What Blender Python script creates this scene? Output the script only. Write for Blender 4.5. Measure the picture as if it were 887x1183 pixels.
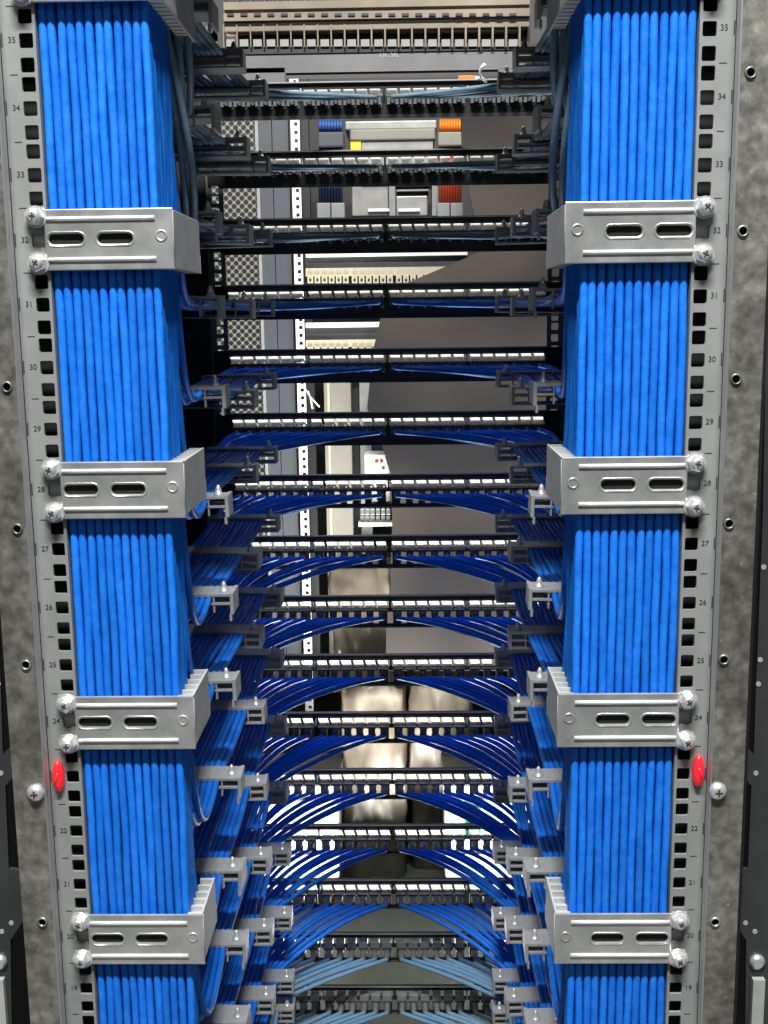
import bpy, bmesh, math, random
from mathutils import Vector, Matrix, noise
random.seed(7)
S = bpy.context.scene
for o in list(bpy.data.objects): bpy.data.objects.remove(o)
C = S.collection

# ------------------------------------------------------------------ camera
FPX = 1300.0
CAM = Vector((.0243, -.8094, .0342)); YAW, PIT, ROL = .0198, .1732, .0125
def cam_axes():
    ca, sa, cb, sb = math.cos(YAW), math.sin(YAW), math.cos(PIT), math.sin(PIT)
    f = Vector((-sa*cb, ca*cb, -sb)); r = Vector((ca, sa, 0)); d = f.cross(r)
    return r*math.cos(ROL)+d*math.sin(ROL), d*math.cos(ROL)-r*math.sin(ROL), f
AR, AD, AF = cam_axes()
def at(x, y, Y):
    """the point of the vertical plane at depth Y that the photograph shows at pixel x, y"""
    v = AF + AR*((x-443.5)/FPX) + AD*((y-591.5)/FPX)
    return CAM + v*((Y-CAM.y)/v.y)
cd = bpy.data.cameras.new('camera'); cam = bpy.data.objects.new('camera', cd); C.objects.link(cam)
M = Matrix.Identity(4)
for i in range(3): M[i][0] = AR[i]; M[i][1] = -AD[i]; M[i][2] = -AF[i]; M[i][3] = CAM[i]
cam.matrix_world = M
cd.sensor_fit = 'VERTICAL'; cd.sensor_height = 36; cd.lens = 36*FPX/1183
cd.clip_start = .02; cd.clip_end = 60
S.camera = cam
# ------------------------------------------------------------------ light
W = bpy.data.worlds.new('World'); S.world = W; W.use_nodes = True
W.node_tree.nodes['Background'].inputs[0].default_value = (.86, .93, 1, 1)
W.node_tree.nodes['Background'].inputs[1].default_value = .06
def area(name, loc, target, sx, sy, power, col):
    l = bpy.data.lights.new(name, 'AREA'); l.shape = 'RECTANGLE'; l.size = sx; l.size_y = sy; l.energy = power; l.color = col
    o = bpy.data.objects.new(name, l); C.objects.link(o); o.location = loc
    o.rotation_euler = (Vector(target)-Vector(loc)).to_track_quat('-Z', 'Y').to_euler()
    return o
area('ceiling_lamp_near_aisle', (.0, -1.30, 2.4), (0, -.05, -.3), 1.2, .12, 215, (1, .99, .96))
area('frontal_fill_behind_camera', (.1, -2.0, 1.25), (0, .4, -.35), 1.6, .5, 3.5, (1, .98, .95))  # weak frontal fill added behind the camera
area('ceiling_lamp_far_aisle', (0, 1.25, 1.5), (0, 2.1, -.2), 1.4, .25, 20, (1, .97, .92))
area('added_cap_backlight', (0, 1.62, -1.36), (0, 1.55, 1), 1.0, .35, 66, (1, .98, .94)).data.spread = math.radians(128)  # added at floor level to light the jack caps from behind
S.view_settings.view_transform = 'Standard'; S.view_settings.look = 'None'
S.view_settings.gamma = 1; S.view_settings.exposure = 0; S.view_settings.use_curve_mapping = False

# ------------------------------------------------------------------ materials
def mat(name, col, rough=.5, metal=0., spec=.5, col2=None, scale=40., bump=0., bscale=200., rvar=0., objvar=0., emit=0., stretch=None, detail=4):
    m = bpy.data.materials.new(name); m.use_nodes = True
    nt = m.node_tree; b = nt.nodes['Principled BSDF']; N = nt.nodes.new; L = nt.links.new
    b.inputs['Base Color'].default_value = (*col, 1); b.inputs['Roughness'].default_value = rough
    b.inputs['Metallic'].default_value = metal; b.inputs['Specular IOR Level'].default_value = spec
    tc = N('ShaderNodeTexCoord'); tc.name = 'Texture Coordinate'; src = tc.outputs['Object']
    if stretch:
        mp = N('ShaderNodeMapping'); mp.inputs['Scale'].default_value = stretch; L(src, mp.inputs[0]); src = mp.outputs[0]
    out = None
    if col2 is not None:
        n = N('ShaderNodeTexNoise'); n.inputs['Scale'].default_value = scale; n.inputs['Detail'].default_value = detail; L(src, n.inputs[0])
        r = N('ShaderNodeValToRGB'); r.color_ramp.elements[0].position = .35; r.color_ramp.elements[1].position = .68
        r.color_ramp.elements[0].color = (*col, 1); r.color_ramp.elements[1].color = (*col2, 1)
        L(n.outputs['Fac'], r.inputs[0]); out = r.outputs[0]; L(out, b.inputs['Base Color'])
        if rvar:
            mr = N('ShaderNodeMapRange'); mr.inputs[3].default_value = rough-rvar; mr.inputs[4].default_value = rough+rvar
            L(n.outputs['Fac'], mr.inputs[0]); L(mr.outputs[0], b.inputs['Roughness'])
    if objvar:
        oi = N('ShaderNodeObjectInfo'); hs = N('ShaderNodeHueSaturation'); mr = N('ShaderNodeMapRange')
        mr.inputs[3].default_value = 1-objvar; mr.inputs[4].default_value = 1+objvar
        L(oi.outputs['Random'], mr.inputs[0]); L(mr.outputs[0], hs.inputs['Value'])
        if out: L(out, hs.inputs['Color'])
        else: hs.inputs['Color'].default_value = (*col, 1)
        L(hs.outputs[0], b.inputs['Base Color'])
    if bump:
        n = N('ShaderNodeTexNoise'); n.inputs['Scale'].default_value = bscale; n.inputs['Detail'].default_value = 3; L(src, n.inputs[0])
        bp = N('ShaderNodeBump'); bp.inputs['Strength'].default_value = bump; bp.inputs['Distance'].default_value = .001
        L(n.outputs['Fac'], bp.inputs['Height']); L(bp.outputs[0], b.inputs['Normal'])
    if emit:
        b.inputs['Emission Color'].default_value = (*col, 1); b.inputs['Emission Strength'].default_value = emit
    return m
BLUE = mat('blue_jacket', (.008, .15, .66), .502, spec=.18, col2=(.016, .19, .74), scale=90, bump=.9, bscale=170, objvar=.12, stretch=(1, 1, .6))
STEEL2 = mat('pale_blue_jacket', (.15, .29, .43), .502, spec=.18, col2=(.18, .33, .47), scale=90, bump=.4, bscale=260, objvar=.1)
BOOT2 = mat('pale_grey_boot', (.17, .175, .175), .6, spec=.2, bump=.3)
STEEL = mat('grey_blue_jacket', (.13, .215, .29), .505, spec=.18, col2=(.16, .255, .34), scale=90, bump=.4, bscale=260, objvar=.12)
BOOT = mat('grey_boot', (.05, .052, .055), .7, spec=.1, bump=.3)
CLIP = mat('grey_plastic', (.31, .325, .33), .5, col2=(.36, .375, .38), scale=120, bump=.15)
CLIPM = mat('clip_screw_metal', (.78, .79, .80), .35, .5)
BLACK = mat('black_powder_coat', (.008, .008, .009), .38, col2=(.014, .014, .015), scale=60, bump=.25, bscale=900)
EDGE = mat('pale_edge_metal', (.55, .55, .56), .35, .8)
JACKW = mat('white_plastic', (.85, .86, .85), .45)
CAPW = mat('translucent_white_plastic', (.88, .89, .88), .4)
def translucent(m, fac):
    nt = m.node_tree; b = nt.nodes['Principled BSDF']; t = nt.nodes.new('ShaderNodeBsdfTranslucent'); t.inputs[0].default_value = (.98, .98, .97, 1)
    mx = nt.nodes.new('ShaderNodeMixShader'); mx.inputs[0].default_value = fac
    nt.links.new(b.outputs[0], mx.inputs[1]); nt.links.new(t.outputs[0], mx.inputs[2]); nt.links.new(mx.outputs[0], nt.nodes['Material Output'].inputs[0])
translucent(CAPW, .95)
JACKG = mat('dark_grey_plastic', (.095, .098, .10), .5, bump=.1)
TOOTH = mat('light_grey_tab', (.42, .43, .44), .45)
RAIL = mat('grey_rail_paint', (.21, .22, .218), .42, col2=(.245, .256, .252), scale=35, rvar=.06, bump=.08, bscale=500)
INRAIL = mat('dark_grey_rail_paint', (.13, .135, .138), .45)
HOLE = mat('inner_dark_steel', (.03, .031, .033), .55)
INK = mat('black_print', (.02, .02, .02), .6)
ZINC = mat('zinc_plate', (.46, .48, .48), .30, .7, col2=(.68, .69, .68), scale=38, rvar=.12, detail=9, bump=.06, bscale=300)
EDGEZ = mat('zinc_highlight', (.78, .79, .785), .3, .45)  # zinc lightened to paint highlights on ribs and bracket corners
ZINCS = mat('zinc_strip', (.40, .42, .42), .62, .15, spec=.2, col2=(.48, .495, .49), scale=40, rvar=.06)
CHROME = mat('bright_screw', (.80, .81, .81), .32, .7)
STRAP = mat('black_fabric', (.006, .006, .006), .9)
SLATE = mat('slate_cabinet_paint', (.05, .056, .066), .5, col2=(.06, .067, .078), scale=8)
DARK = mat('dark_cabinet_steel', (.012, .012, .013), .5)
PLATE = mat('dark_grey_side_plate', (.055, .057, .06), .42, .4, col2=(.075, .077, .08), scale=14, rvar=.07)
RED = mat('red_plastic', (.75, .018, .03), .35, emit=.35)
WARMLIT = mat('warm_lit_metal', (.21, .175, .135), .4, .35, col2=(.30, .25, .19), scale=12, rvar=.06)  # warm light at the top of the rack is put into this colour
SILV = mat('silver_metal', (.26, .26, .255), .35, .5, col2=(.36, .36, .35), scale=25)
CREAM = mat('cream_plastic', (.45, .42, .31), .45)
OFFW = mat('pale_grey_box', (.12, .12, .117), .5, col2=(.16, .16, .157), scale=12)
TILE = mat('off_white_label', (.30, .295, .285), .5)
GREYP = mat('grey_steel_sheet', (.16, .16, .165), .45, .3, col2=(.20, .20, .205), scale=15)
BEIGE = mat('beige_paint', (.20, .19, .16), .5, col2=(.26, .25, .21), scale=10)
WHITE = mat('white_paint', (.78, .78, .76), .45)
YELL = mat('yellow_sticker', (.80, .62, .03), .5)
ORNG = mat('orange_jacket', (.85, .20, .015), .45)
RUST = mat('rust_red_jacket', (.42, .055, .02), .5)
NAVY = mat('navy_jacket', (.012, .022, .075), .5)
MIDB = mat('mid_blue_jacket', (.035, .10, .33), .5)
PANELG = mat('grey_brown_blur', (.022, .0215, .0235), .85, spec=.05, col2=(.062, .053, .047), scale=2.6, detail=1)
WRAP = mat('clear_beige_wrap', (.10, .085, .065), .25, .1, col2=(.21, .18, .14), scale=9, bump=.5, bscale=30)
FLOOR = mat('grey_floor_tile', (.16, .16, .155), .4, col2=(.2, .2, .195), scale=6)
WALLM = mat('grey_far_wall', (.30, .30, .30), .7)
GREEN = mat('green_jacket', (.08, .60, .25), .5)
# galvanised steel with spangle and scratches
GALV = mat('galvanised_steel', (.20, .20, .185), .40, .6, col2=(.36, .36, .335), scale=110, rvar=.14, bump=.12, bscale=120, detail=8)
def galv_extra():
    nt = GALV.node_tree; N = nt.nodes.new; L = nt.links.new; b = nt.nodes['Principled BSDF']
    base = b.inputs['Base Color'].links[0].from_socket
    tc = nt.nodes['Texture Coordinate']
    v = N('ShaderNodeTexVoronoi'); v.inputs['Scale'].default_value = 190; L(tc.outputs['Object'], v.inputs[0])
    n2 = N('ShaderNodeTexNoise'); n2.inputs['Scale'].default_value = 17; n2.inputs['Detail'].default_value = 7; n2.inputs['Roughness'].default_value = .7; L(tc.outputs['Object'], n2.inputs[0])
    r2 = N('ShaderNodeValToRGB'); r2.color_ramp.elements[0].position = .38; r2.color_ramp.elements[1].position = .66
    r2.color_ramp.elements[0].color = (.55, .54, .50, 1); r2.color_ramp.elements[1].color = (1.25, 1.24, 1.2, 1); L(n2.outputs['Fac'], r2.inputs[0])
    mx = N('ShaderNodeMix'); mx.data_type = 'RGBA'; mx.blend_type = 'MULTIPLY'; mx.inputs[0].default_value = 1
    L(base, mx.inputs[6]); L(r2.outputs[0], mx.inputs[7])
    mx2 = N('ShaderNodeMix'); mx2.data_type = 'RGBA'; mx2.blend_type = 'OVERLAY'; mx2.inputs[0].default_value = .16
    L(mx.outputs[2], mx2.inputs[6]); L(v.outputs['Color'], mx2.inputs[7])
    bw = N('ShaderNodeRGBToBW'); L(v.outputs['Color'], bw.inputs[0])
    mx2.inputs[7].default_value = (0, 0, 0, 1); nt.links.remove(mx2.inputs[7].links[0]); L(bw.outputs[0], mx2.inputs[7])
    # pale scuffs
    n3 = N('ShaderNodeTexNoise'); n3.inputs['Scale'].default_value = 130; n3.inputs['Detail'].default_value = 6; L(tc.outputs['Object'], n3.inputs[0])
    r3 = N('ShaderNodeValToRGB'); r3.color_ramp.elements[0].position = .68; r3.color_ramp.elements[1].position = .76; L(n3.outputs['Fac'], r3.inputs[0])
    mx3 = N('ShaderNodeMix'); mx3.data_type = 'RGBA'; L(r3.outputs[0], mx3.inputs[0]); L(mx2.outputs[2], mx3.inputs[6]); mx3.inputs[7].default_value = (.62, .61, .58, 1)
    L(mx3.outputs[2], b.inputs['Base Color'])
galv_extra()
def mesh_door_material():
    m = mat('perforated_steel', (.34, .34, .32), .5, .2); nt = m.node_tree; N = nt.nodes.new; L = nt.links.new; b = nt.nodes['Principled BSDF']
    tc = N('ShaderNodeTexCoord'); v = N('ShaderNodeTexVoronoi'); v.inputs['Scale'].default_value = 72; v.inputs['Randomness'].default_value = .0
    mp = N('ShaderNodeMapping'); mp.inputs['Rotation'].default_value = (0, math.radians(45), 0); L(tc.outputs['Object'], mp.inputs[0]); L(mp.outputs[0], v.inputs[0])
    r = N('ShaderNodeValToRGB'); r.color_ramp.elements[0].position = .50; r.color_ramp.elements[1].position = .58
    r.color_ramp.elements[0].color = (.01, .01, .011, 1); r.color_ramp.elements[1].color = (.20, .20, .18, 1)
    L(v.outputs['Distance'], r.inputs[0]); L(r.outputs[0], b.inputs['Base Color']); return m
MESHD = mesh_door_material()

# ------------------------------------------------------------------ builders
class MB:
    def __init__(s): s.v = []; s.f = []; s.sm = []
    def box(s, x0, x1, y0, y1, z0, z1):
        b = len(s.v)
        s.v += [(x, y, z) for z in (z0, z1) for y in (y0, y1) for x in (x0, x1)]
        s.f += [tuple(b+i for i in q) for q in ((0, 2, 3, 1), (4, 5, 7, 6), (0, 1, 5, 4), (2, 6, 7, 3), (0, 4, 6, 2), (1, 3, 7, 5))]
        s.sm += [False]*6; return s
    def prism(s, pts, lo, hi, axis='y'):
        """outline of 2-D points pushed from lo to hi along one axis"""
        b = len(s.v); n = len(pts)
        for h in (lo, hi):
            for p, q in pts: s.v.append({'y': (p, h, q), 'x': (h, p, q), 'z': (p, q, h)}[axis])
        s.f.append(tuple(b+i for i in range(n))); s.f.append(tuple(b+n+i for i in reversed(range(n))))
        for i in range(n):
            j = (i+1) % n; s.f.append((b+i, b+n+i, b+n+j, b+j))
        s.sm += [False]*(n+2); return s
    def lathe(s, prof, n, base=(0, 0, 0), axis='z', smooth=True, ph=0.):
        """profile of (radius, height) turned about an axis through base"""
        b = len(s.v)
        for r, h in prof:
            for i in range(n):
                a = 2*math.pi*i/n+ph; c, d = r*math.cos(a), r*math.sin(a)
                p = {'z': (c, d, h), 'y': (c, h, d), 'x': (h, c, d)}[axis]
                s.v.append(tuple(p[k]+base[k] for k in range(3)))
        for j in range(len(prof)-1):
            for i in range(n):
                k = (i+1) % n; s.f.append((b+j*n+i, b+j*n+k, b+(j+1)*n+k, b+(j+1)*n+i)); s.sm.append(smooth)
        s.f.append(tuple(b+i for i in reversed(range(n)))); s.sm.append(False)
        s.f.append(tuple(b+(len(prof)-1)*n+i for i in range(n))); s.sm.append(False); return s
    def tube(s, pts, r, n=8):
        b = len(s.v); m = len(pts); P = [Vector(p) for p in pts]
        t = (P[1]-P[0]).normalized(); u = t.orthogonal().normalized()
        for i in range(m):
            t2 = (P[min(i+1, m-1)]-P[max(i-1, 0)]).normalized()
            q = t.rotation_difference(t2); u = (q @ u); u = (u-t2*u.dot(t2)).normalized(); t = t2; w = t.cross(u)
            for k in range(n):
                a = 2*math.pi*k/n; s.v.append(tuple(P[i]+(u*math.cos(a)+w*math.sin(a))*r))
        for i in range(m-1):
            for k in range(n):
                l = (k+1) % n; s.f.append((b+i*n+k, b+i*n+l, b+(i+1)*n+l, b+(i+1)*n+k)); s.sm.append(True)
        s.f.append(tuple(b+i for i in reversed(range(n)))); s.f.append(tuple(b+(m-1)*n+i for i in range(n))); s.sm += [False]*2
        return s
    def mesh(s, name, m):
        me = bpy.data.meshes.new(name); me.from_pydata(s.v, [], s.f); me.materials.append(m)
        me.polygons.foreach_set('use_smooth', s.sm)
        bm = bmesh.new(); bm.from_mesh(me); bmesh.ops.recalc_face_normals(bm, faces=bm.faces); bm.to_mesh(me); bm.free(); return me
    def build(s, name, m, parent=None, bevel=0.):
        return put(name, s.mesh(name, m), parent, bevel=bevel)
def put(name, me, parent=None, loc=None, bevel=0.):
    o = bpy.data.objects.new(name, me); C.objects.link(o); o.parent = parent
    if loc is not None: o.location = loc
    if bevel:
        b = o.modifiers.new('bevel', 'BEVEL'); b.width = bevel; b.segments = 2; b.limit_method = 'ANGLE'; b.angle_limit = .6
    return o
def empty(name, loc=(0, 0, 0)):
    o = bpy.data.objects.new(name, None); o.empty_display_size = .02; o.location = loc; C.objects.link(o); return o
def tag(o, label, cat, group=None):
    o['label'] = label; o['category'] = cat
    if group: o['group'] = group
    return o
def struct(o): o['kind'] = 'structure'; return o
def plate_mesh(name, outline, holes, thick, m, bevel=0.):
    """a sheet standing in the XZ plane, centred on y = 0, with real holes"""
    cu = bpy.data.curves.new(name, 'CURVE'); cu.dimensions = '2D'; cu.fill_mode = 'BOTH'; cu.extrude = thick/2-bevel; cu.bevel_depth = bevel; cu.bevel_resolution = 1
    for pts in [outline]+holes:
        sp = cu.splines.new('POLY'); sp.points.add(len(pts)-1); sp.use_cyclic_u = True
        for p, q in zip(sp.points, pts): p.co = (q[0], q[1], 0, 1)
    ob = bpy.data.objects.new(name, cu); me = bpy.data.meshes.new_from_object(ob); bpy.data.objects.remove(ob)
    me.transform(Matrix.Rotation(math.pi/2, 4, 'X')); me.name = name
    me.materials.clear(); me.materials.append(m)
    me.polygons.foreach_set('use_smooth', [False]*len(me.polygons)); return me
def side_mesh(name, s, outline, holes, thick, m):
    """a tall strip with one column of rounded square holes, mirrored for the right side"""
    x0, x1 = outline[0][0], outline[1][0]; z0, z1 = outline[0][1], outline[2][1]; t = thick/2
    cz = [sum(p[1] for p in h)/len(h) for h in holes]; B = MB(); V, F = B.v, B.f
    zs = [z0]+[(a+b)/2 for a, b in zip(cz, cz[1:])]+[z1]
    for h, lo, hi in zip(holes, zs, zs[1:]):
        for y, fl in ((-t, 1), (t, 0)):
            b = len(V); V += [(x1, y, hi), (x0, y, hi), (x0, y, lo), (x1, y, lo)]+[(p, y, q) for p, q in h]
            H = lambda i: b+4+i
            for f in ((b, b+1, H(4), H(3), H(2), H(1)), (b+1, b+2, H(7), H(6), H(5), H(4)), (b+2, b+3, H(10), H(9), H(8), H(7)), (b+3, b, H(1), H(0), H(11), H(10))): F.append(f)
        b = len(V); V += [(p, y, q) for y in (-t, t) for p, q in h]
        for i in range(12): F.append((b+i, b+(i+1) % 12, b+12+(i+1) % 12, b+12+i))
        for x in (x0, x1):
            b = len(V); V += [(x, -t, lo), (x, t, lo), (x, t, hi), (x, -t, hi)]; F.append((b, b+1, b+2, b+3))
    B.sm = [False]*len(F)
    if s > 0: B.v = [(-x, y, z) for x, y, z in V]
    me = bpy.data.meshes.new(name); me.from_pydata(B.v, [], F); me.materials.append(m)
    bm = bmesh.new(); bm.from_mesh(me); bmesh.ops.remove_doubles(bm, verts=bm.verts, dist=1e-6); bmesh.ops.recalc_face_normals(bm, faces=bm.faces); bm.to_mesh(me); bm.free(); return me
def rect(x0, x1, z0, z1): return [(x0, z0), (x1, z0), (x1, z1), (x0, z1)]
def rsq(cx, cz, w, h, r=.0012):
    o = []
    for sx, sz, a in ((1, 1, 0), (-1, 1, 90), (-1, -1, 180), (1, -1, 270)):
        for d in (0, 45, 90):
            t = math.radians(a+d); o.append((cx+sx*(w/2-r)+r*math.cos(t), cz+sz*(h/2-r)+r*math.sin(t)))
    return o
def disc(cx, cz, r, n=16): return [(cx+r*math.cos(2*math.pi*i/n), cz+r*math.sin(2*math.pi*i/n)) for i in range(n)]
def obround(cx, cz, w, h):
    o = []
    for s, a in ((1, -90), (-1, 90)):
        for d in range(0, 181, 20):
            t = math.radians(a+d); o.append((cx+s*(w-h)/2+h/2*math.cos(t), cz+h/2*math.sin(t)))
    return o
def text_mesh(txt, size, m):
    cu = bpy.data.curves.new('t', 'FONT'); cu.body = txt; cu.size = size; cu.align_x = 'CENTER'; cu.align_y = 'CENTER'; cu.extrude = .00012
    ob = bpy.data.objects.new('t', cu); me = bpy.data.meshes.new_from_object(ob); bpy.data.objects.remove(ob)
    me.transform(Matrix.Rotation(math.pi/2, 4, 'X')); me.materials.clear(); me.materials.append(m); return me
ORD = ['first', 'second', 'third', 'fourth', 'fifth', 'sixth', 'seventh', 'eighth', 'ninth', 'tenth', 'eleventh', 'twelfth', 'thirteenth', 'fourteenth', 'fifteenth', 'sixteenth', 'seventeenth', 'eighteenth', 'nineteenth', 'twentieth']
SIDE = {-1: 'left', 1: 'right'}
U = .04445
def uz(n): return (n-30)*U

# ------------------------------------------------------------------ setting
FZ = -1.43
struct(MB().box(-3, 3, -2.5, 4.6, FZ-.05, FZ).build('floor', FLOOR))
struct(MB().box(-3, 3, 4.5, 4.55, FZ, 1.6).build('far_wall', WALLM))

struct(MB().box(-.305, .305, -.08, .54, .45, .47).build('shade_slab', DARK))  # unseen slab added and placed to keep the near lamp off the deep interior
# ------------------------------------------------------------------ the rack frame: painted rails, galvanised posts, side panels
ZT, ZB = uz(37.6), uz(16.4)
screw_mb = MB(); screw_mb.lathe([(.0078, 0), (.0078, -.0012)], 20, axis='y'); screw_mb.lathe([(.0062, -.0012), (.0062, -.0052), (.0052, -.0062)], 6, axis='y', smooth=False)
screw_mb.lathe([(.0046, -.0062), (.0042, -.0074), (.0028, -.0082)], 14, axis='y')
SCREW = screw_mb.mesh('screw', CHROME)
rec = MB(); rec.box(-.0022, .0022, -.0086, -.0081, -.0005, .0005); rec.box(-.0005, .0005, -.00865, -.00815, -.0022, .0022); RECESS = rec.mesh('cross_recess', HOLE)
for s in (-1, 1):
    lo, hi = sorted((s*.2258, s*.2500))
    holes = []
    for n in range(17, 38):
        for d in (-.015875, 0, .015875): holes.append(rsq(-.23255, uz(n)+d, .0096, .0098))
    r = put('mounting_rail', side_mesh('mounting_rail', s, rect(-.2500, -.2258, ZB, ZT), holes, .0022, RAIL))
    r.location.y = .0011
    tag(r, f'grey numbered rack rail with square holes at the {SIDE[s]} edge of the {SIDE[s]} cable bundle', 'rack rail', 'numbered rack rails')
    # folded flanges of the rail; the holes look into the dark channel they form
    MB().box(s*.2500-(.002 if s > 0 else 0), s*.2500+(0 if s > 0 else .002), .0014, .045, ZB, ZT).build('outer_flange', RAIL, r)
    MB().box(min(s*.2258, s*.2273), max(s*.2258, s*.2273), .0014, .024, ZB, ZT).build('inner_flange', RAIL, r)
    MB().box(min(s*.2275, s*.2478), max(s*.2275, s*.2478), .024, .026, ZB, ZT).build('channel_back', HOLE, r)
    for n in range(17, 38):
        put('numeral', text_mesh(str(n), .0056, INK), r, (s*.2424, -.0012, uz(n)+.0004))
        MB().box(s*.2424-.0026, s*.2424+.0026, -.00125, -.0011, uz(n)-U/2-.0003, uz(n)-U/2+.0003).build('tick_mark', INK, r)
        e = s*.2492
        if n % 1 == 0:
            MB().box(e-.0004, e+.0004, -.0014, -.0011, uz(n)-.004, uz(n)+.005).build('edge_notch', HOLE, r)
    # galvanised post
    px = {-1: [(8, 447), (20, 611), (30, 768), (49, 1065)], 1: [(867, 84), (858, 267), (850, 438), (842, 605), (836, 762), (826, 1065)]}[s]
    GY = -.011
    lo, hi = sorted((s*.2503, s*.2745))
    hp = [at(x, y, GY-.001) for x, y in px]
    p = put('galvanised_post', plate_mesh('galvanised_post', rect(lo, hi, ZB, ZT), [disc(h.x, h.z, .0028) for h in hp], .002, GALV, .0003))
    p.location.y = GY
    tag(p, f'mottled galvanised steel post along the {SIDE[s]} edge of the picture', 'frame post', 'galvanised frame posts')
    MB().box(min(s*.2503, s*.2523), max(s*.2503, s*.2523), .0012, .010, ZB, ZT).build('inner_return', ZINCS, p)
    MB().box(min(s*.2496, s*.2508), max(s*.2496, s*.2508), -.0018, .0011, ZB, ZT).build('lit_edge_strip', EDGE, p)  # bright strip painted in for the light along the post's inner edge
    MB().box(min(s*.2725, s*.2745), max(s*.2725, s*.2745), .0012, .060, ZB, ZT).build('outer_return', GALV, p)
    for h in hp:
        MB().lathe([(.0027, -.001), (.0027, -.0022), (.0034, -.0026), (.0041, -.0016), (.0042, -.001)], 18, (h.x, 0, h.z), 'y').build('hole_lip', GALV, p)
        MB().lathe([(.003, .0012), (.003, .002)], 14, (h.x, 0, h.z), 'y').build('hole_backing', ZINCS, p)
    h = at(*{-1: (41, 916), 1: (829, 914)}[s], GY-.002)
    sc = tag(MB().lathe([(.0068, 0), (.0066, -.0018), (.0052, -.0040), (.0028, -.0050)], 24, (h.x, GY-.001, h.z), 'y').build('pan_head_screw', CHROME),
             f'shiny pan head screw in the {SIDE[s]} galvanised post', 'screw', 'post screws')
    MB().box(h.x-.0028, h.x+.0028, GY-.0064, GY-.0058, h.z-.0006, h.z+.0006).build('cross_recess', HOLE, sc)
    MB().box(h.x-.0006, h.x+.0006, GY-.0065, GY-.0059, h.z-.0028, h.z+.0028).build('cross_recess', HOLE, sc)
    # red marker hooked over the rail edge
    c = at(*{-1: (67, 897), 1: (807, 891)}[s], -.003)
    rm = MB(); rm.lathe([(.0004, -.0125), (.0026, -.011), (.0040, -.007), (.0046, -.001), (.0044, .004), (.0034, .009), (.0018, .0118), (.0004, .0128)], 14, (c.x, c.y+.001, c.z))
    rm = tag(rm.build('red_marker', RED), f'glowing red plastic marker on the {SIDE[s]} rail below unit 24', 'marker', 'red rail markers')
    MB().tube([(c.x-s*.001, c.y-.0034, c.z+.004), (c.x+s*.001, c.y-.004, c.z-.001), (c.x+s*.0022, c.y-.0034, c.z-.006)], .0009, 6).build('fold', RED, rm)
    # rack side wall and the dark plate beyond the post
    w = tag(MB().box(min(s*.300, s*.303), max(s*.300, s*.303), .07, .86, -1.40, .62).build('rack_wall', DARK), f'black inner side wall of the rack on the {SIDE[s]}', 'rack wall', 'rack side walls')
    Y = .10
    def q(x, y):
        if s < 0: x = 887-13-x    # mirrored about the rack's own axis
        v = at(x, y, Y); return (v.x, v.z)
    prof = [q(903, -60), q(893, 120), q(885, 400), q(881, 600), q(873, 800), q(871, 872), q(852, 852), q(852, 888), q(868, 908), q(864, 1004), q(845, 1006), q(845, 1060), q(862, 1086), q(860, 1240), q(960, 1240), q(960, -60)]
    pl = tag(MB().prism(prof, Y, Y+.004).build('side_plate', PLATE), f'dark grey notched steel plate beyond the {SIDE[s]} galvanised post', 'steel plate', 'notched outer plates')
    for (x, y) in ((882, 655), (878, 762), (876, 790), (873, 893), (861, 1066), (872, 1076)):
        a = q(x, y); MB().lathe([(.0022, 0), (.0022, -.0006)], 10, (a[0], Y, a[1]), 'y').build('rivet', ZINCS, pl)
    a = q(874, 1110); MB().lathe([(.007, 0), (.0068, -.003), (.004, -.0055)], 18, (a[0], Y, a[1]), 'y').build('screw', CHROME, pl)
    a, b = q(868, 1128), q(876, 1240); MB().box(min(a[0], b[0]), max(a[0], b[0]), Y-.006, Y-.0005, b[1], a[1]).build('edge_strip', ZINCS, pl)
    k = tag(MB().box(min(s*.45, s*.455), max(s*.45, s*.455), .0, .86, -1.40, .62).build('outer_wall', DARK), f'black cabinet wall outside the {SIDE[s]} plate', 'cabinet wall', 'outer cabinet walls')
    k2 = tag(MB().box(min(s*.304, s*.449), max(s*.304, s*.449), .30, .304, -1.40, .62).build('filler_panel', DARK), f'black filler panel behind the gap at the {SIDE[s]} post', 'filler panel', 'black filler panels')

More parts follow.
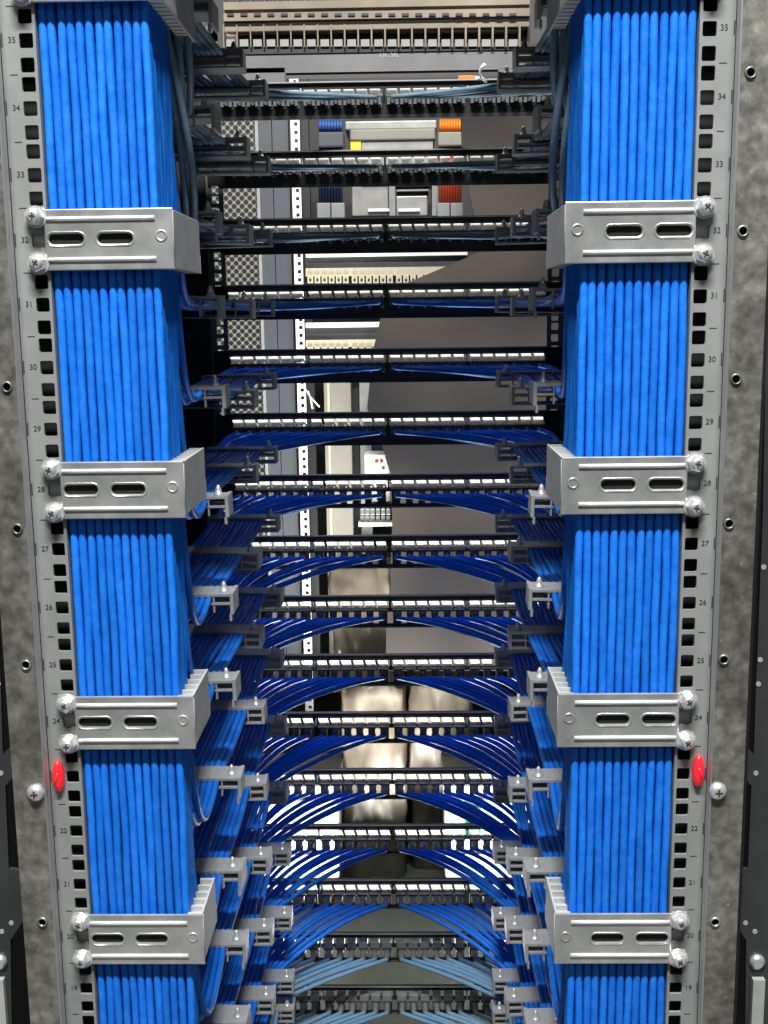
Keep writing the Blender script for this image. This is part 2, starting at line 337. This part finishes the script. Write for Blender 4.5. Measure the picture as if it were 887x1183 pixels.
# ------------------------------------------------------------------ zinc cable brackets
BDEP = {36: .122, 32: .106, 28: .090, 24: .068, 20: .060}
BLAB = {36: 'zinc bracket cut off by the top edge on the {} bundle', 32: 'topmost full zinc bracket across the {} cable bundle', 28: 'second full zinc bracket from the top across the {} bundle', 24: 'zinc bracket just above the red marker on the {} bundle', 20: 'lowest zinc bracket across the {} cable bundle'}
for s in (-1, 1):
    for n, dep in BDEP.items():
        z = uz(n); h = .0405; t = tag(empty('cable_bracket', (s*.185, -.003, z)), BLAB[n].format(SIDE[s]), 'cable bracket', 'zinc cable brackets')
        def X(a): return s*(a-.185)             # a: distance of a point from the rack's axis
        x0, x1 = sorted((X(.2262), X(.1372)))
        out = rect(x0, x1, -h/2, h/2)
        sl = [obround(X(a), .0005, .0262, .0085) for a in (.2120, .1775)]
        f = put('front_plate', plate_mesh('front_plate', out, sl, .0024, ZINC, .0008), t)
        for zz in (-.0136, .0142):
            a, b = sorted((X(.2250), X(.1490)))
            MB().tube([(a+(b-a)*i/8, -.0011, zz) for i in range(9)], .0017, 8).build('pressed_rib', EDGEZ, f)
        for a in (.2120, .1775):
            pts = obround(X(a), .0005, .0275, .0098); MB().tube([(p[0], -.0011, p[1]) for p in pts+pts[:1]], .0006, 6).build('slot_lip', ZINC, f)
        MB().lathe([(.0042, -.001), (.0042, -.0016), (.0030, -.0017), (.0028, -.0013)], 20, (X(.1450), 0, .002), 'y').build('pressed_disc', ZINC, f)
        a, b = sorted((X(.2255), X(.1560))); MB().box(a, b, .0014, .0024, -.0095, .0095).build('black_strap', STRAP, t)
        # screw tabs on the rail
        for zz in (-.015875, .015875):
            a, b = sorted((X(.2262), X(.2385)))
            MB().box(a, b, -.0006, .0016, zz-.0062, zz+.0062).build('screw_tab', ZINC, t, .0006)
            sc = put('screw', SCREW, t, (X(.23255), -.0006, zz)); sc.rotation_euler.y = random.uniform(0, 1)
            put('cross_recess', RECESS, sc)
        a, b = sorted((X(.2278), X(.2375))); MB().box(a, b, .0066, .0088, -h/2, h/2).build('back_plate', ZINCS, t)
        # the side wall that runs back beside the cables, with its grooved inner strip
        a, b = sorted((X(.1372), X(.1390))); sw = MB().box(a, b, .0012, dep, -h/2, h/2).build('side_wall', ZINCS, t, .0006)
        MB().tube([(X(.1374), .0, -h/2+.001), (X(.1374), .0, 0), (X(.1374), .0, h/2-.001)], .0012, 8).build('corner_glint', EDGEZ, sw)  # bright tube added as the highlight along the bracket corner
        nf = max(5, int(dep/.0098))
        for i in range(nf):
            y = .004+(dep-.006)*i/(nf-1); a, b = sorted((X(.1389), X(.1490)))
            MB().box(a, b, y-.0014, y+.0014, -h/2+.0004, h/2-.0004).build('fin', ZINCS, sw)
        a, b = sorted((X(.1389), X(.1486))); MB().box(a, b, .004, dep-.003, -h/2+.001, h/2-.0045).build('groove_floor', ZINCS, sw)
        # back strap of the bracket, behind the cables, returning to the rail
        a, b = sorted((X(.1372), X(.2440))); MB().box(a, b, dep+.0004, dep+.002, -h/2, -h/2+.014).build('rear_strap', ZINCS, t)
        a, b = sorted((X(.2425), X(.2440))); MB().box(a, b, .03, dep, -h/2, -h/2+.014).build('return_wall', ZINCS, t)

# ------------------------------------------------------------------ patch panels with their jacks
PY, Z0, G = .784, .329, .112
NP = 16
def pz(k): return Z0-k*.0889
def jx(i): return (i//6-1.5)*G+((i % 6)-2.5)*.0178
jm = MB(); jp = [(-.0082, .0054), (-.0058, -.0036), (.0030, -.0036), (.0046, -.0010), (.0062, -.0036), (.0086, -.0036), (.0086, -.0016), (.0072, -.0004), (.0060, .0054)]
jm.v = [(p, -.0028, q_) for p, q_ in jp]+[(p, -.0010, q_) for p, q_ in jp]; jm.f = [tuple(range(9))]+[(i, 9+i, 9+(i+1) % 9, (i+1) % 9) for i in range(9)]; jm.sm = [False]*10
JTOP = jm.mesh('jack_cap', CAPW)
jm = MB(); jm.box(-.0066, .0066, -.013, .004, -.0036, .0044); JGREY = jm.mesh('jack_cap', RAIL)
jb = MB(); jb.box(-.0082, .0082, -.0125, -.001, -.0062, -.0039); jb.box(-.0076, -.0034, -.0118, -.001, -.0155, -.0062); jb.box(.0034, .0076, -.0118, -.001, -.0155, -.0062); jb.box(-.0034, .0034, -.006, -.001, -.0150, -.0062); JBODY = jb.mesh('jack_body', JACKG)
jb = MB(); jb.box(-.0082, .0082, -.0125, -.001, -.0066, -.0043); jb.prism([(-.0056, -.0067), (-.0046, -.0175), (-.0060, -.0205), (.0060, -.0205), (.0046, -.0175), (.0056, -.0067)], -.0100, -.001); JLOW = jb.mesh('jack_body', JACKG)
tm = MB(); tm.lathe([(.0022, -.002), (.0022, .0)], 12, (0, 0, 0), 'y'); tm.box(-.0022, .0022, -.002, 0, 0, .004); TAB = tm.mesh('tab', TOOTH)
panels = []
for k in range(NP):
    z = pz(k); t = tag(empty('patch_panel', (0, PY, z)), f'black 24-port patch panel, {ORD[k]} from the top', 'patch panel', 'patch panels down the rack'); panels.append(t)
    low = k >= 6
    hl = [rsq((jx(i)+jx(i+1))/2, -.0190, .0082, .0175, .001) for i in range(23)] if low else []
    hl += [rect(g*G-.0545, g*G+.0545, -.0042, .0058) for g in (-1.5, -.5, .5, 1.5)]
    zb = -.0325
    put('panel_plate', plate_mesh('panel_plate', rect(-.224, .224, zb, .0142), hl, .0016, BLACK), t)
    MB().box(-.224, .224, -.0050, .0012, .0143, .0153).build('top_flange', BLACK, t)
    MB().box(-.224, .224, -.0060, -.0051, .0140, .0156).build('top_edge', EDGE, t)
    for sx in (-1, 1):
        MB().box(sx*.232-.012, sx*.232+.012, .0012, .003, -.028, .0142).build('mounting_ear', BLACK, t)
    if low:
        MB().box(-.222, .222, -.0030, -.0009, -.0336, -.0318).build('bottom_lip', JACKG, t)
    for i in range(24):
        j = put('jack', JLOW if low else JBODY, t, (jx(i), -.0008, 0)); put('jack_cap', JTOP if k < 14 else JGREY, j)
        if not low: put('tab', TAB, t, (jx(i)+.006, -.0008, -.0165))
    for g in (-1, 0, 1):
        MB().box(g*G-.0007, g*G+.0007, -.0105, -.001, -.004, .006).build('group_divider', BLACK if g == 0 else JACKW, t)

# ------------------------------------------------------------------ cable clips: three along every ribbon
CY = (.24, .44, .64)
meas = {0: dict(zip(range(3, 11), (354, 460, 587, 698, 799, 910, 1018, 1103))),
        1: dict(zip(range(3, 13), (357, 461, 549, 648, 739, 828, 917, 1001, 1085, 1164))),
        2: dict(zip(range(3, 14), (356, 442, 527, 607, 693, 765, 843, 921, 993, 1067, 1141)))}
mx_ = (262, 297, 320)
def clip_z(k, n):
    if k in meas[n]: return at(mx_[n], meas[n][k], CY[n]-.015).z
    return pz(k)-(.033, .029, .021)[n]
XI, XO = .1425, .2325        # inner and outer ends of a clip, from the rack's axis
def clip_parts(s):
    def sx(a, b): return sorted((s*a, s*b))
    top = MB(); a, b = sx(XI, XO); top.box(a, b, -.015, .015, .0075, .0098)
    i = 0
    while XO-.006-i*.0059 > XI+.02:
        x = s*(XO-.006-i*.0059); top.box(x-.0007, x+.0007, -.0152, .0152, .0098, .0104); top.box(x-.0009+.00295, x+.0009+.00295, -.0154, -.0115, .0052, .0076); i += 1
    mid = MB(); a, b = sx(XI+.002, XO); mid.box(a, b, -.015, .015, -.0008, .0010)
    bot = MB(); bot.box(a, b, -.015, .015, -.0098, -.0080)
    end = MB(); a, b = sx(XI-.0016, XI+.0016); end.box(a, b, -.0155, .0155, -.0098, .0106)
    out = MB(); a, b = sx(XO-.001, XO+.001); out.box(a, b, -.015, .015, -.0098, .0098)
    br = MB(); a, b = sx(XI+.0165, XI+.0180); br.box(a, b, -.0145, -.010, -.0085, .0078)
    tail = MB(); a, b = sx(XI+.0005, XI+.0026); tail.box(a, b, -.0155, -.007, -.0165, -.0098)
    sc = MB(); sc.lathe([(.0050, .0098), (.0047, .0112), (.0034, .0118), (.0028, .0150), (.0019, .0180), (.0006, .0196)], 10, (s*(XI+.009), -.003, 0))
    return [('top_bar', top.mesh('top_bar', CLIP)), ('middle_bar', mid.mesh('middle_bar', CLIP)), ('bottom_bar', bot.mesh('bottom_bar', CLIP)), ('end_wall', end.mesh('end_wall', CLIP)),
            ('outer_wall', out.mesh('outer_wall', CLIP)), ('partition', br.mesh('partition', CLIP)), ('latch', tail.mesh('latch', CLIP)), ('clip_screw', sc.mesh('clip_screw', CLIPM))]
CP = {s: clip_parts(s) for s in (-1, 1)}
WHERE = ('nearest the bundle', 'in the middle', 'nearest the jacks')
dz_r = {}
for s in (-1, 1):
    for k in range(NP):
        for n in range(3):
            z = clip_z(k, n)+(random.uniform(-.004, .004) if s > 0 else 0)
            c = tag(empty('cable_clip', (s*.1875+random.uniform(-.0015, .0015), CY[n], z)), f'grey plastic cable clip {WHERE[n]} on {SIDE[s]} ribbon of {ORD[k]} panel from top', 'cable clip', 'grey clips along the cable ribbons')
            c.rotation_euler = (random.uniform(-.03, .03), random.uniform(-.02, .02), random.uniform(-.02, .02)*2)
            for nm, me in CP[s]:
                if nm == 'latch' and n > 0: continue
                if nm == 'bottom_bar' and n == 0: continue
                put(nm, me, c, (-s*.1875, 0, 0))
            dz_r[s, k, n] = z

# ------------------------------------------------------------------ cables: rail bundle > peel off > ribbon through the clips > fan to the jacks
R = .00312
def bez(p0, p1, p2, p3, n, first=True):
    o = []
    for i in range(0 if first else 1, n+1):
        t = i/n; o.append(p0*(1-t)**3+p1*3*t*(1-t)**2+p2*3*t*t*(1-t)+p3*t**3)
    return o
bm_ = MB(); bm_.lathe([(.0030, -.024), (.0042, -.022), (.0044, -.010), (.0050, -.008), (.0050, 0)], 10, axis='y'); BOOTM = bm_.mesh('boot', BOOT); BOOTP = bm_.mesh('boot', BOOT2)
TOPZ = .452
for s in (-1, 1):
    for k in range(NP):
        grey = k < 3 or k >= 14
        m = STEEL if k < 3 else STEEL2 if k >= 14 else BLUE
        yk = .0060+(13-k)*.0062
        for c in range(12):
            xb = s*(.2222-c*.00645); ph = [random.uniform(0, 6.28) for _ in range(4)]; am = random.uniform(.0002, .00045)
            def wav(z): return Vector((am*math.sin(z*38+ph[0])+am*.5*math.sin(z*83+ph[1]), am*.6*math.sin(z*45+ph[2]), 0))
            xr = s*(.2280-c*.00585)
            zc = [dz_r[s, k, n]+.0046 for n in range(3)]
            pts = []
            if k < 14:
                step = .010 if (k == 13 or c >= 10) else .03
                zend = zc[0]+random.uniform(.115, .135)
                z = max(TOPZ, zend+.01)
                nst = max(2, int((z-zend)/step))
                for i in range(nst+1):
                    zz = z+(zend-z)*i/nst; pts.append(Vector((xb, yk, zz))+wav(zz))
                p0 = pts[-1]; p3 = Vector((xr, CY[0]-.016, zc[0]))
                dr = random.uniform(.010, .018)
                inw = -s*(.020*c/11 if k < 3 else .004*c/11)
                pts += bez(p0, p0+Vector((inw, .004, -.095)), p3+Vector((inw, -.10, -dr)), p3, 16, False)
            else:
                p0 = Vector((xb, .10, zc[0]-.30)); p3 = Vector((xr, CY[0]-.016, zc[0]))
                pts += bez(p0, p0+Vector((0, 0, .2)), p3+Vector((0, -.08, 0)), p3, 10)
            pts.append(Vector((xr, CY[0]+.016, zc[0])))
            for n in (1, 2):
                a = pts[-1]; b = Vector((xr, CY[n]-.016, zc[n])); sg = random.uniform(-.001, .004); sw = random.uniform(-.0014, .0014)
                for i in range(1, 7):
                    t = i/6; w = math.sin(math.pi*t); pts.append(a.lerp(b, t)+Vector((sw*w, 0, -sg*w)))
                pts.append(Vector((xr, CY[n]+.016, zc[n])))
            i = c if s < 0 else 23-c
            je = Vector((jx(i), PY-.034, pz(k)-.0108)); a = pts[-1]
            span = abs(je.x-a.x)
            lift = random.uniform(-.004, .004)
            pts += bez(a, a+Vector((0, .012+.035*(1-c/11), lift-.004)), je+Vector((s*(.012+.45*span), -.020-.010*(c/11)-.006*random.random(), lift-.004)), je, 18, False)
            pts.append(je+Vector((0, .006, 0)))
            col = 'grey-blue' if grey else 'blue'
            o = tag(MB().tube(pts, R*random.uniform(.97, 1.02), 8).build('network_cable', m), f'{col} network cable {ORD[c]} from rail in {SIDE[s]} ribbon of {ORD[k]} panel from top', 'cable', 'cables of the two side bundles')
            b = put('boot', BOOTM if k < 11 else BOOTP, o, (je.x, PY-.010, je.z))
            if k < 8: b.scale = (.72, .8, .72)

# ------------------------------------------------------------------ front rails of the rack, beyond the panels
for s in (-1, 1):
    holes = []
    for n in range(6, 40):
        for d in (-.015875, 0, .015875): holes.append(rsq(-.2345, uz(n)+d, .0096, .0098))
    lo, hi = sorted((s*.2235, s*.262))
    r = put('inner_rail', side_mesh('inner_rail', s, rect(-.247, -.2235, uz(5.5), uz(39)), holes, .002, INRAIL)); r.location.y = PY+.0055
    MB().box(min(s*.2472, s*.2995), max(s*.2472, s*.2995), -.004, .004, uz(5.5), uz(39)).build('dark_gap_filler', DARK, r)  # black strip added so the gap beside the rail stays dark
    tag(r, f'grey front rack rail behind the {SIDE[s]} ends of the patch panels', 'rack rail', 'front rack rails')

# ------------------------------------------------------------------ grey equipment, coloured as if warmly lit, at the top of the rack
T = tag(empty('switch_chassis', at(440, 30, PY)), 'warm-lit grey equipment tray with label tiles above the top panel', 'equipment')
TL = T.location
def chb(x0, y0, x1, y1, Ya, Yb, name, m, bevel=0., par=None):
    a, b = at(x0, y0, Ya), at(x1, y1, Ya)
    return MB().box(a.x-TL.x, b.x-TL.x, Ya-TL.y, Yb-TL.y, b.z-TL.z, a.z-TL.z).build(name, m, T, bevel)
chb(270, -60, 612, 56, PY+.02, PY+.03, 'back_panel', HOLE)
chb(258, 18, 612, 31, PY-.004, PY+.019, 'upper_shelf', WARMLIT, .001)
chb(258, 15.5, 612, 18.2, PY-.010, PY-.002, 'shelf_edge', WARMLIT)
chb(258, 4, 612, 14.5, PY+.003, PY+.019, 'cover_strip', WARMLIT)
chb(258, 2.5, 612, 5, PY-.006, PY+.003, 'cover_edge', WARMLIT)
for i in range(23):
    x = 258+i*15.55
    chb(x-1, 28, x+1.2, 54, PY-.006, PY+.018, 'divider', WARMLIT)
    chb(x-1, -40, x+1, 2, PY-.004, PY+.018, 'divider', WARMLIT)
    if i < 22:
        chb(x+3.2, 45.5, x+13.2, 53.5, PY-.003, PY+.004, 'label_tile', TILE)
        chb(x+1.2, 34.2, x+14.6, 36, PY+.002, PY+.016, 'crossbar', WARMLIT)
        chb(x+4, 15.2, x+12, 18, PY-.012, PY-.0102, 'vent_notch', HOLE)
chb(262, 54, 612, 57, PY+.000, PY+.018, 'lower_edge', HOLE)
chb(262, 57.2, 612, 79, PY+.002, PY+.01, 'lower_plate', GREYP)
chb(330, 79.2, 575, 83, PY+.006, PY+.03, 'slot', DARK)
chb(262, 79.2, 329.5, 108, PY+.002, PY+.01, 'left_bracket', GREYP)
chb(575.5, 79.2, 620, 108, PY+.002, PY+.01, 'right_bracket', GREYP)
tx = text_mesh('TR 56', .011, TOOTH); p = at(448, 63, PY+.0015); put('faint_lettering', tx, T, p-TL)
p = at(556, 58, PY); MB().lathe([(.003, .0008), (.003, .0018)], 12, (p.x-TL.x, 0, p.z-TL.z), 'y').build('screw_hole', DARK, T)
ca = [at(x, y, PY-.02+.004*i) for i, (x, y) in enumerate(((560, 74), (556, 78), (554, 84), (556, 90), (562, 94)))]
tag(MB().tube(ca, .0022, 8).build('white_lead', WHITE), 'short white curved lead beside the orange plug at the top right', 'lead')
a, b = at(529, 88, PY+.0), at(548, 93, PY); op = tag(MB().box(a.x, b.x, PY-.004, PY+.004, b.z, a.z).build('orange_plug', ORNG, None, .0008), 'small orange plug with white tip near the top right', 'plug')
a, b = at(548.5, 88.5, PY+.0), at(556, 92.5, PY); MB().box(a.x, b.x, PY-.003, PY+.003, b.z, a.z).build('plug_tip', WHITE, op)

# ------------------------------------------------------------------ what shows beyond the rack, across the far aisle
BY = 2.05
def thing_px(name, label, cat, x, y, Y): return tag(empty(name, at(x, y, Y)), label, cat)
def pb(T, x0, y0, x1, y1, Ya, d, name, m, bevel=0.):
    ym = (y0+y1)/2 if y1-y0 < 150 else 320
    a, b = Vector((at(x0, ym, Ya).x, Ya, at(x0, y0, Ya).z)), Vector((at(x1, ym, Ya).x, Ya, at(x1, y1, Ya).z)); L = T.location
    return MB().box(a.x-L.x, b.x-L.x, Ya-L.y, Ya+d-L.y, b.z-L.z, a.z-L.z).build(name, m, T, bevel)
t = thing_px('far_cabinet', 'slate grey far cabinet with perforated door seen at left through the rack', 'cabinet', 300, 600, BY)
pb(t, 225, 90, 299, 640, BY+.004, .02, 'perforated_door', MESHD)
pb(t, 299.5, 60, 303, 760, BY-.004, .03, 'door_edge', RAIL)
pb(t, 303.2, 60, 318, 800, BY, .03, 'side_panel', SLATE)
pb(t, 319, 60, 337, 800, BY+.004, .03, 'side_panel', SLATE)
pb(t, 225, 56, 640, 1000, BY+.6, .03, 'back_panel', DARK)
pb(t, 350.5, 60, 360, 800, BY+.02, .03, 'dark_post', DARK)
a, b = at(340, 300, BY), at(350, 300, BY); a.z = at(340, 60, BY).z; b.z = at(340, 820, BY).z; hs = []
z = a.z-.012
while z > b.z+.01: hs.append(rsq((a.x+b.x)/2+.002, z, .0085, .0085, .0008)); z -= .0195
tr = put('far_rail', side_mesh('far_rail', -1, rect(a.x, b.x, b.z, a.z), hs[::-1], .002, WHITE)); tr.location.y = BY-.01
tag(tr, 'white far rack rail with a column of square holes', 'rack rail')
# silver unit with blue and orange cable rolls
t = thing_px('silver_unit', 'silver equipment unit between blue and orange cable rolls behind the second panel', 'equipment', 455, 250, BY+.1)
Y = BY+.1
pb(t, 398, 140, 505, 149, Y, .2, 'top_cover', SILV, .004); pb(t, 404, 149.5, 503, 161, Y-.02, .2, 'front_bar', BEIGE, .004); pb(t, 418, 161.5, 500, 212, Y-.01, .2, 'front_plate', SILV)
pb(t, 405, 161.5, 417, 175, Y-.014, .02, 'yellow_sticker', YELL); pb(t, 406, 212.5, 449, 249, Y, .1, 'left_module', SILV, .003); pb(t, 457, 226.5, 494, 249, Y, .1, 'right_module', SILV, .003)
pb(t, 449.5, 212.5, 456.5, 249, Y-.03, .1, 'centre_post', RAIL); pb(t, 458, 214, 495, 226, Y+.02, .1, 'dark_bay', DARK); pb(t, 458, 219, 495, 220.5, Y-.002, .02, 'bay_bar', SILV)
pb(t, 425, 241, 450, 244, Y-.014, .014, 'module_handle', WHITE); pb(t, 460, 241, 485, 244, Y-.014, .014, 'module_handle', WHITE); pb(t, 499, 212.5, 506, 249, Y-.01, .1, 'side_post', RAIL)
for nm, lab, x0, x1, ms in (('blue_cable_roll', 'blue cable roll in a grey holder left of the silver unit', 369, 395, (MIDB, NAVY)), ('orange_cable_roll', 'orange cable roll in a grey holder right of the silver unit', 508, 532, (ORNG, RUST))):
    t = thing_px(nm, lab, 'cable roll', (x0+x1)/2, 250, BY+.05)
    for (y0, y1, m2) in ((139, 152, ms[0]), (168, 234, ms[1])):
        for i in range(8):
            x = x0+1+(x1-x0-2)*i/7; a = at(x, y0, BY+.05)-t.location; b = at(x, y1, BY+.05)-t.location
            MB().tube([a, a.lerp(b, .5)+Vector((0, -.01, 0)), b], .0042, 6).build('cable_strand', m2, t)
    pb(t, x0-2, 152.5, x1+2, 168, BY+.02, .05, 'holder', SLATE if x0 < 400 else BEIGE, .003); pb(t, x0-3, 234.5, (x0+x1)/2-.5, 252, BY+.02, .05, 'base_plate', RAIL, .002); pb(t, (x0+x1)/2+.5, 234.5, x1+3, 252, BY+.02, .05, 'base_plate', RAIL, .002)
# two far patch panels with cream ports
for (y0, x1, lab) in ((290, 540, 'far patch panel with cream ports above the other one'), (373, 462, 'far patch panel with cream ports below the other one')):
    t = thing_px('far_patch_panel', lab, 'patch panel', 420, y0, BY)
    pb(t, 353, y0, x1, y0+4.5, BY-.02, .06, 'white_edge', WHITE); pb(t, 353, y0+5, x1, y0+19.5, BY, .05, 'dark_plate', PLATE); pb(t, 353, y0+20, x1, y0+27, BY-.004, .05, 'cream_strip', CREAM)
    for i in range(int((x1-355)/8.2)):
        x = 355+i*8.2+(2 if i > 5 else 0)+(2 if i > 11 else 0)
        pb(t, x, y0+28, x+6.6, y0+37, BY-.008, .05, 'port', CREAM, .001); pb(t, x+2, y0+32, x+4.6, y0+35, BY-.0095, .002, 'port_opening', DARK)
    pb(t, 353, y0+37.5, x1, y0+44, BY, .05, 'lower_plate', DARK)
# beige far cabinet side and small things
t = thing_px('beige_cabinet', 'beige far cabinet edge with a dark gap beside it', 'cabinet', 388, 690, BY+.05)
pb(t, 371, 432, 403, 800, BY+.05, .2, 'side_face', BEIGE, .003); pb(t, 375, 432, 378, 800, BY+.045, .01, 'hole_strip', CREAM); pb(t, 404, 432, 412, 640, BY+.1, .1, 'dark_gap', DARK); pb(t, 413, 432, 426, 640, BY+.08, .1, 'edge_panel', RAIL)
t = thing_px('white_tie', 'white cable tie tails hanging by the far white rail', 'cable tie', 355, 465, BY-.02)
L = t.location
MB().tube([at(352, 448, BY-.02)-L, at(358, 458, BY-.03)-L, at(369, 470, BY-.02)-L], .002, 6).build('tie_tail', WHITE, t); MB().tube([at(356, 452, BY-.02)-L, at(359, 462, BY-.03)-L, at(361, 472, BY-.02)-L], .002, 6).build('tie_tail', WHITE, t)
t = thing_px('white_carton', 'white carton with red print beyond the seventh panel', 'carton', 438, 548, BY)
pb(t, 421, 524, 451, 580, BY+.02, .06, 'box', WHITE, .004); pb(t, 433, 532, 437, 534.5, BY+.0185, .001, 'red_print', RUST); pb(t, 439, 532, 442, 534.5, BY+.0185, .001, 'red_print', RUST); pb(t, 441, 540, 444, 542, BY+.0185, .001, 'red_print', RUST)
t = thing_px('grey_terminal_block', 'small grey terminal block in two rows beyond the eighth panel', 'terminal block', 434, 608, BY)
for r_ in range(2):
    for i in range(6): pb(t, 416+i*6, 588+r_*8, 421+i*6, 595+r_*8, BY, .02, 'terminal', SILV if r_ == 0 else RAIL, .002)
pb(t, 414, 604, 453, 608, BY-.005, .03, 'base_bar', WHITE)
# crumpled plastic wrapped parcels
def parcel(lab, x0, y0, x1, y1, Y, d, seed):
    rnd = random.Random(seed); a, b = at(x0, y0, Y), at(x1, y1, Y)
    bm = bmesh.new(); bmesh.ops.create_cube(bm, size=1); bmesh.ops.subdivide_edges(bm, edges=bm.edges[:], cuts=22, use_grid_fill=True)
    off = Vector((rnd.uniform(0, 9), rnd.uniform(0, 9), rnd.uniform(0, 9)))
    for v in bm.verts:
        u = Vector(v.co); k = 1-.22*max(0, u.length-.62)
        v.co = Vector((u.x*k*(b.x-a.x), u.y*k*d, u.z*k*(a.z-b.z)))
        p = Vector((v.co.x*22, v.co.y*22, v.co.z*9))+off
        v.co += (noise.noise_vector(p)*.012+noise.noise_vector(p*2.7)*.005)
    for f in bm.faces: f.smooth = True
    me = bpy.data.meshes.new('wrapped_parcel'); bm.to_mesh(me); bm.free(); me.materials.append(WRAP)
    o = put('wrapped_parcel', me, None, ((a.x+b.x)/2, Y+d/2, (a.z+b.z)/2))
    return tag(o, lab, 'parcel', 'wrapped parcels beyond the rack')
parcel('cream crumpled plastic wrapped parcel beyond the eighth and ninth panels', 380, 652, 452, 770, BY+.02, .25, 1)
parcel('brown crumpled plastic wrapped parcel beyond the eleventh panel', 392, 790, 470, 1090, BY-.1, .3, 2)
parcel('darker crumpled plastic wrapped parcel right of the brown one', 472, 780, 545, 1090, BY-.05, .3, 3)
# smooth grey-brown board standing in for a blurred-out area of the far aisle
prof = [(532, 120), (535, 190), (545, 235), (550, 262), (562, 288), (460, 331), (440, 365), (432, 400), (427, 440), (424, 472), (440, 510), (450, 545), (453, 600), (451, 680), (446, 725), (446, 775), (700, 775), (700, 120)]
Y = BY-.15; P = [at(x, y, Y) for x, y in prof]
tag(MB().prism([(p.x, p.z) for p in P], Y, Y+.03).build('blur_stand_in', PANELG), 'smooth grey-brown board standing in for a blurred-out area behind the right half of the panels', 'board')

for sd, x0, x1 in (('left', 262, 392), ('right', 514, 640)):  # boxes added to show as bright slivers through the panel openings
    for wh, Ya, Yb, zt in (('plain', 1.80, 2.0, -1.10),):
        a, b = at(x0, 1000, Ya), at(x1, 1000, Ya); w = (b.x-a.x)/2
        t = tag(empty('added_pale_box', ((a.x+b.x)/2, (Ya+Yb)/2, FZ)), f'{wh} pale box added for bright slivers low at {sd} beyond the lower panels', 'box', 'added pale boxes'); d = (Yb-Ya)/2
        MB().box(-w, w, -d, d, .002, zt-FZ-.04).build('box_body', OFFW, t, .006); MB().box(-w-.004, w+.004, -d-.004, d+.004, zt-FZ-.0395, zt-FZ).build('lid', OFFW, t, .006)

# small coloured bits seen between the cables
p = at(281, 660, .60); gt = MB(); gt.prism([(-.014, -.006), (.012, .006), (.016, .0075), (.002, -.005)], -.001, .001)
g = gt.build('green_tag', GREEN); g.location = p; tag(g, 'pale green tag on the left ribbon below the eighth panel', 'tag')
t = thing_px('green_light_patch', 'green box standing in for light glimpsed at right through the twelfth and thirteenth panels', 'module', 548, 968, 1.5)  # box added for a patch of green light between the cables
pb(t, 536, 928, 556, 968, 1.5, .05, 'patch_body', GREEN, .004); pb(t, 540, 934, 552, 940, 1.497, .004, 'patch_face', WHITE)
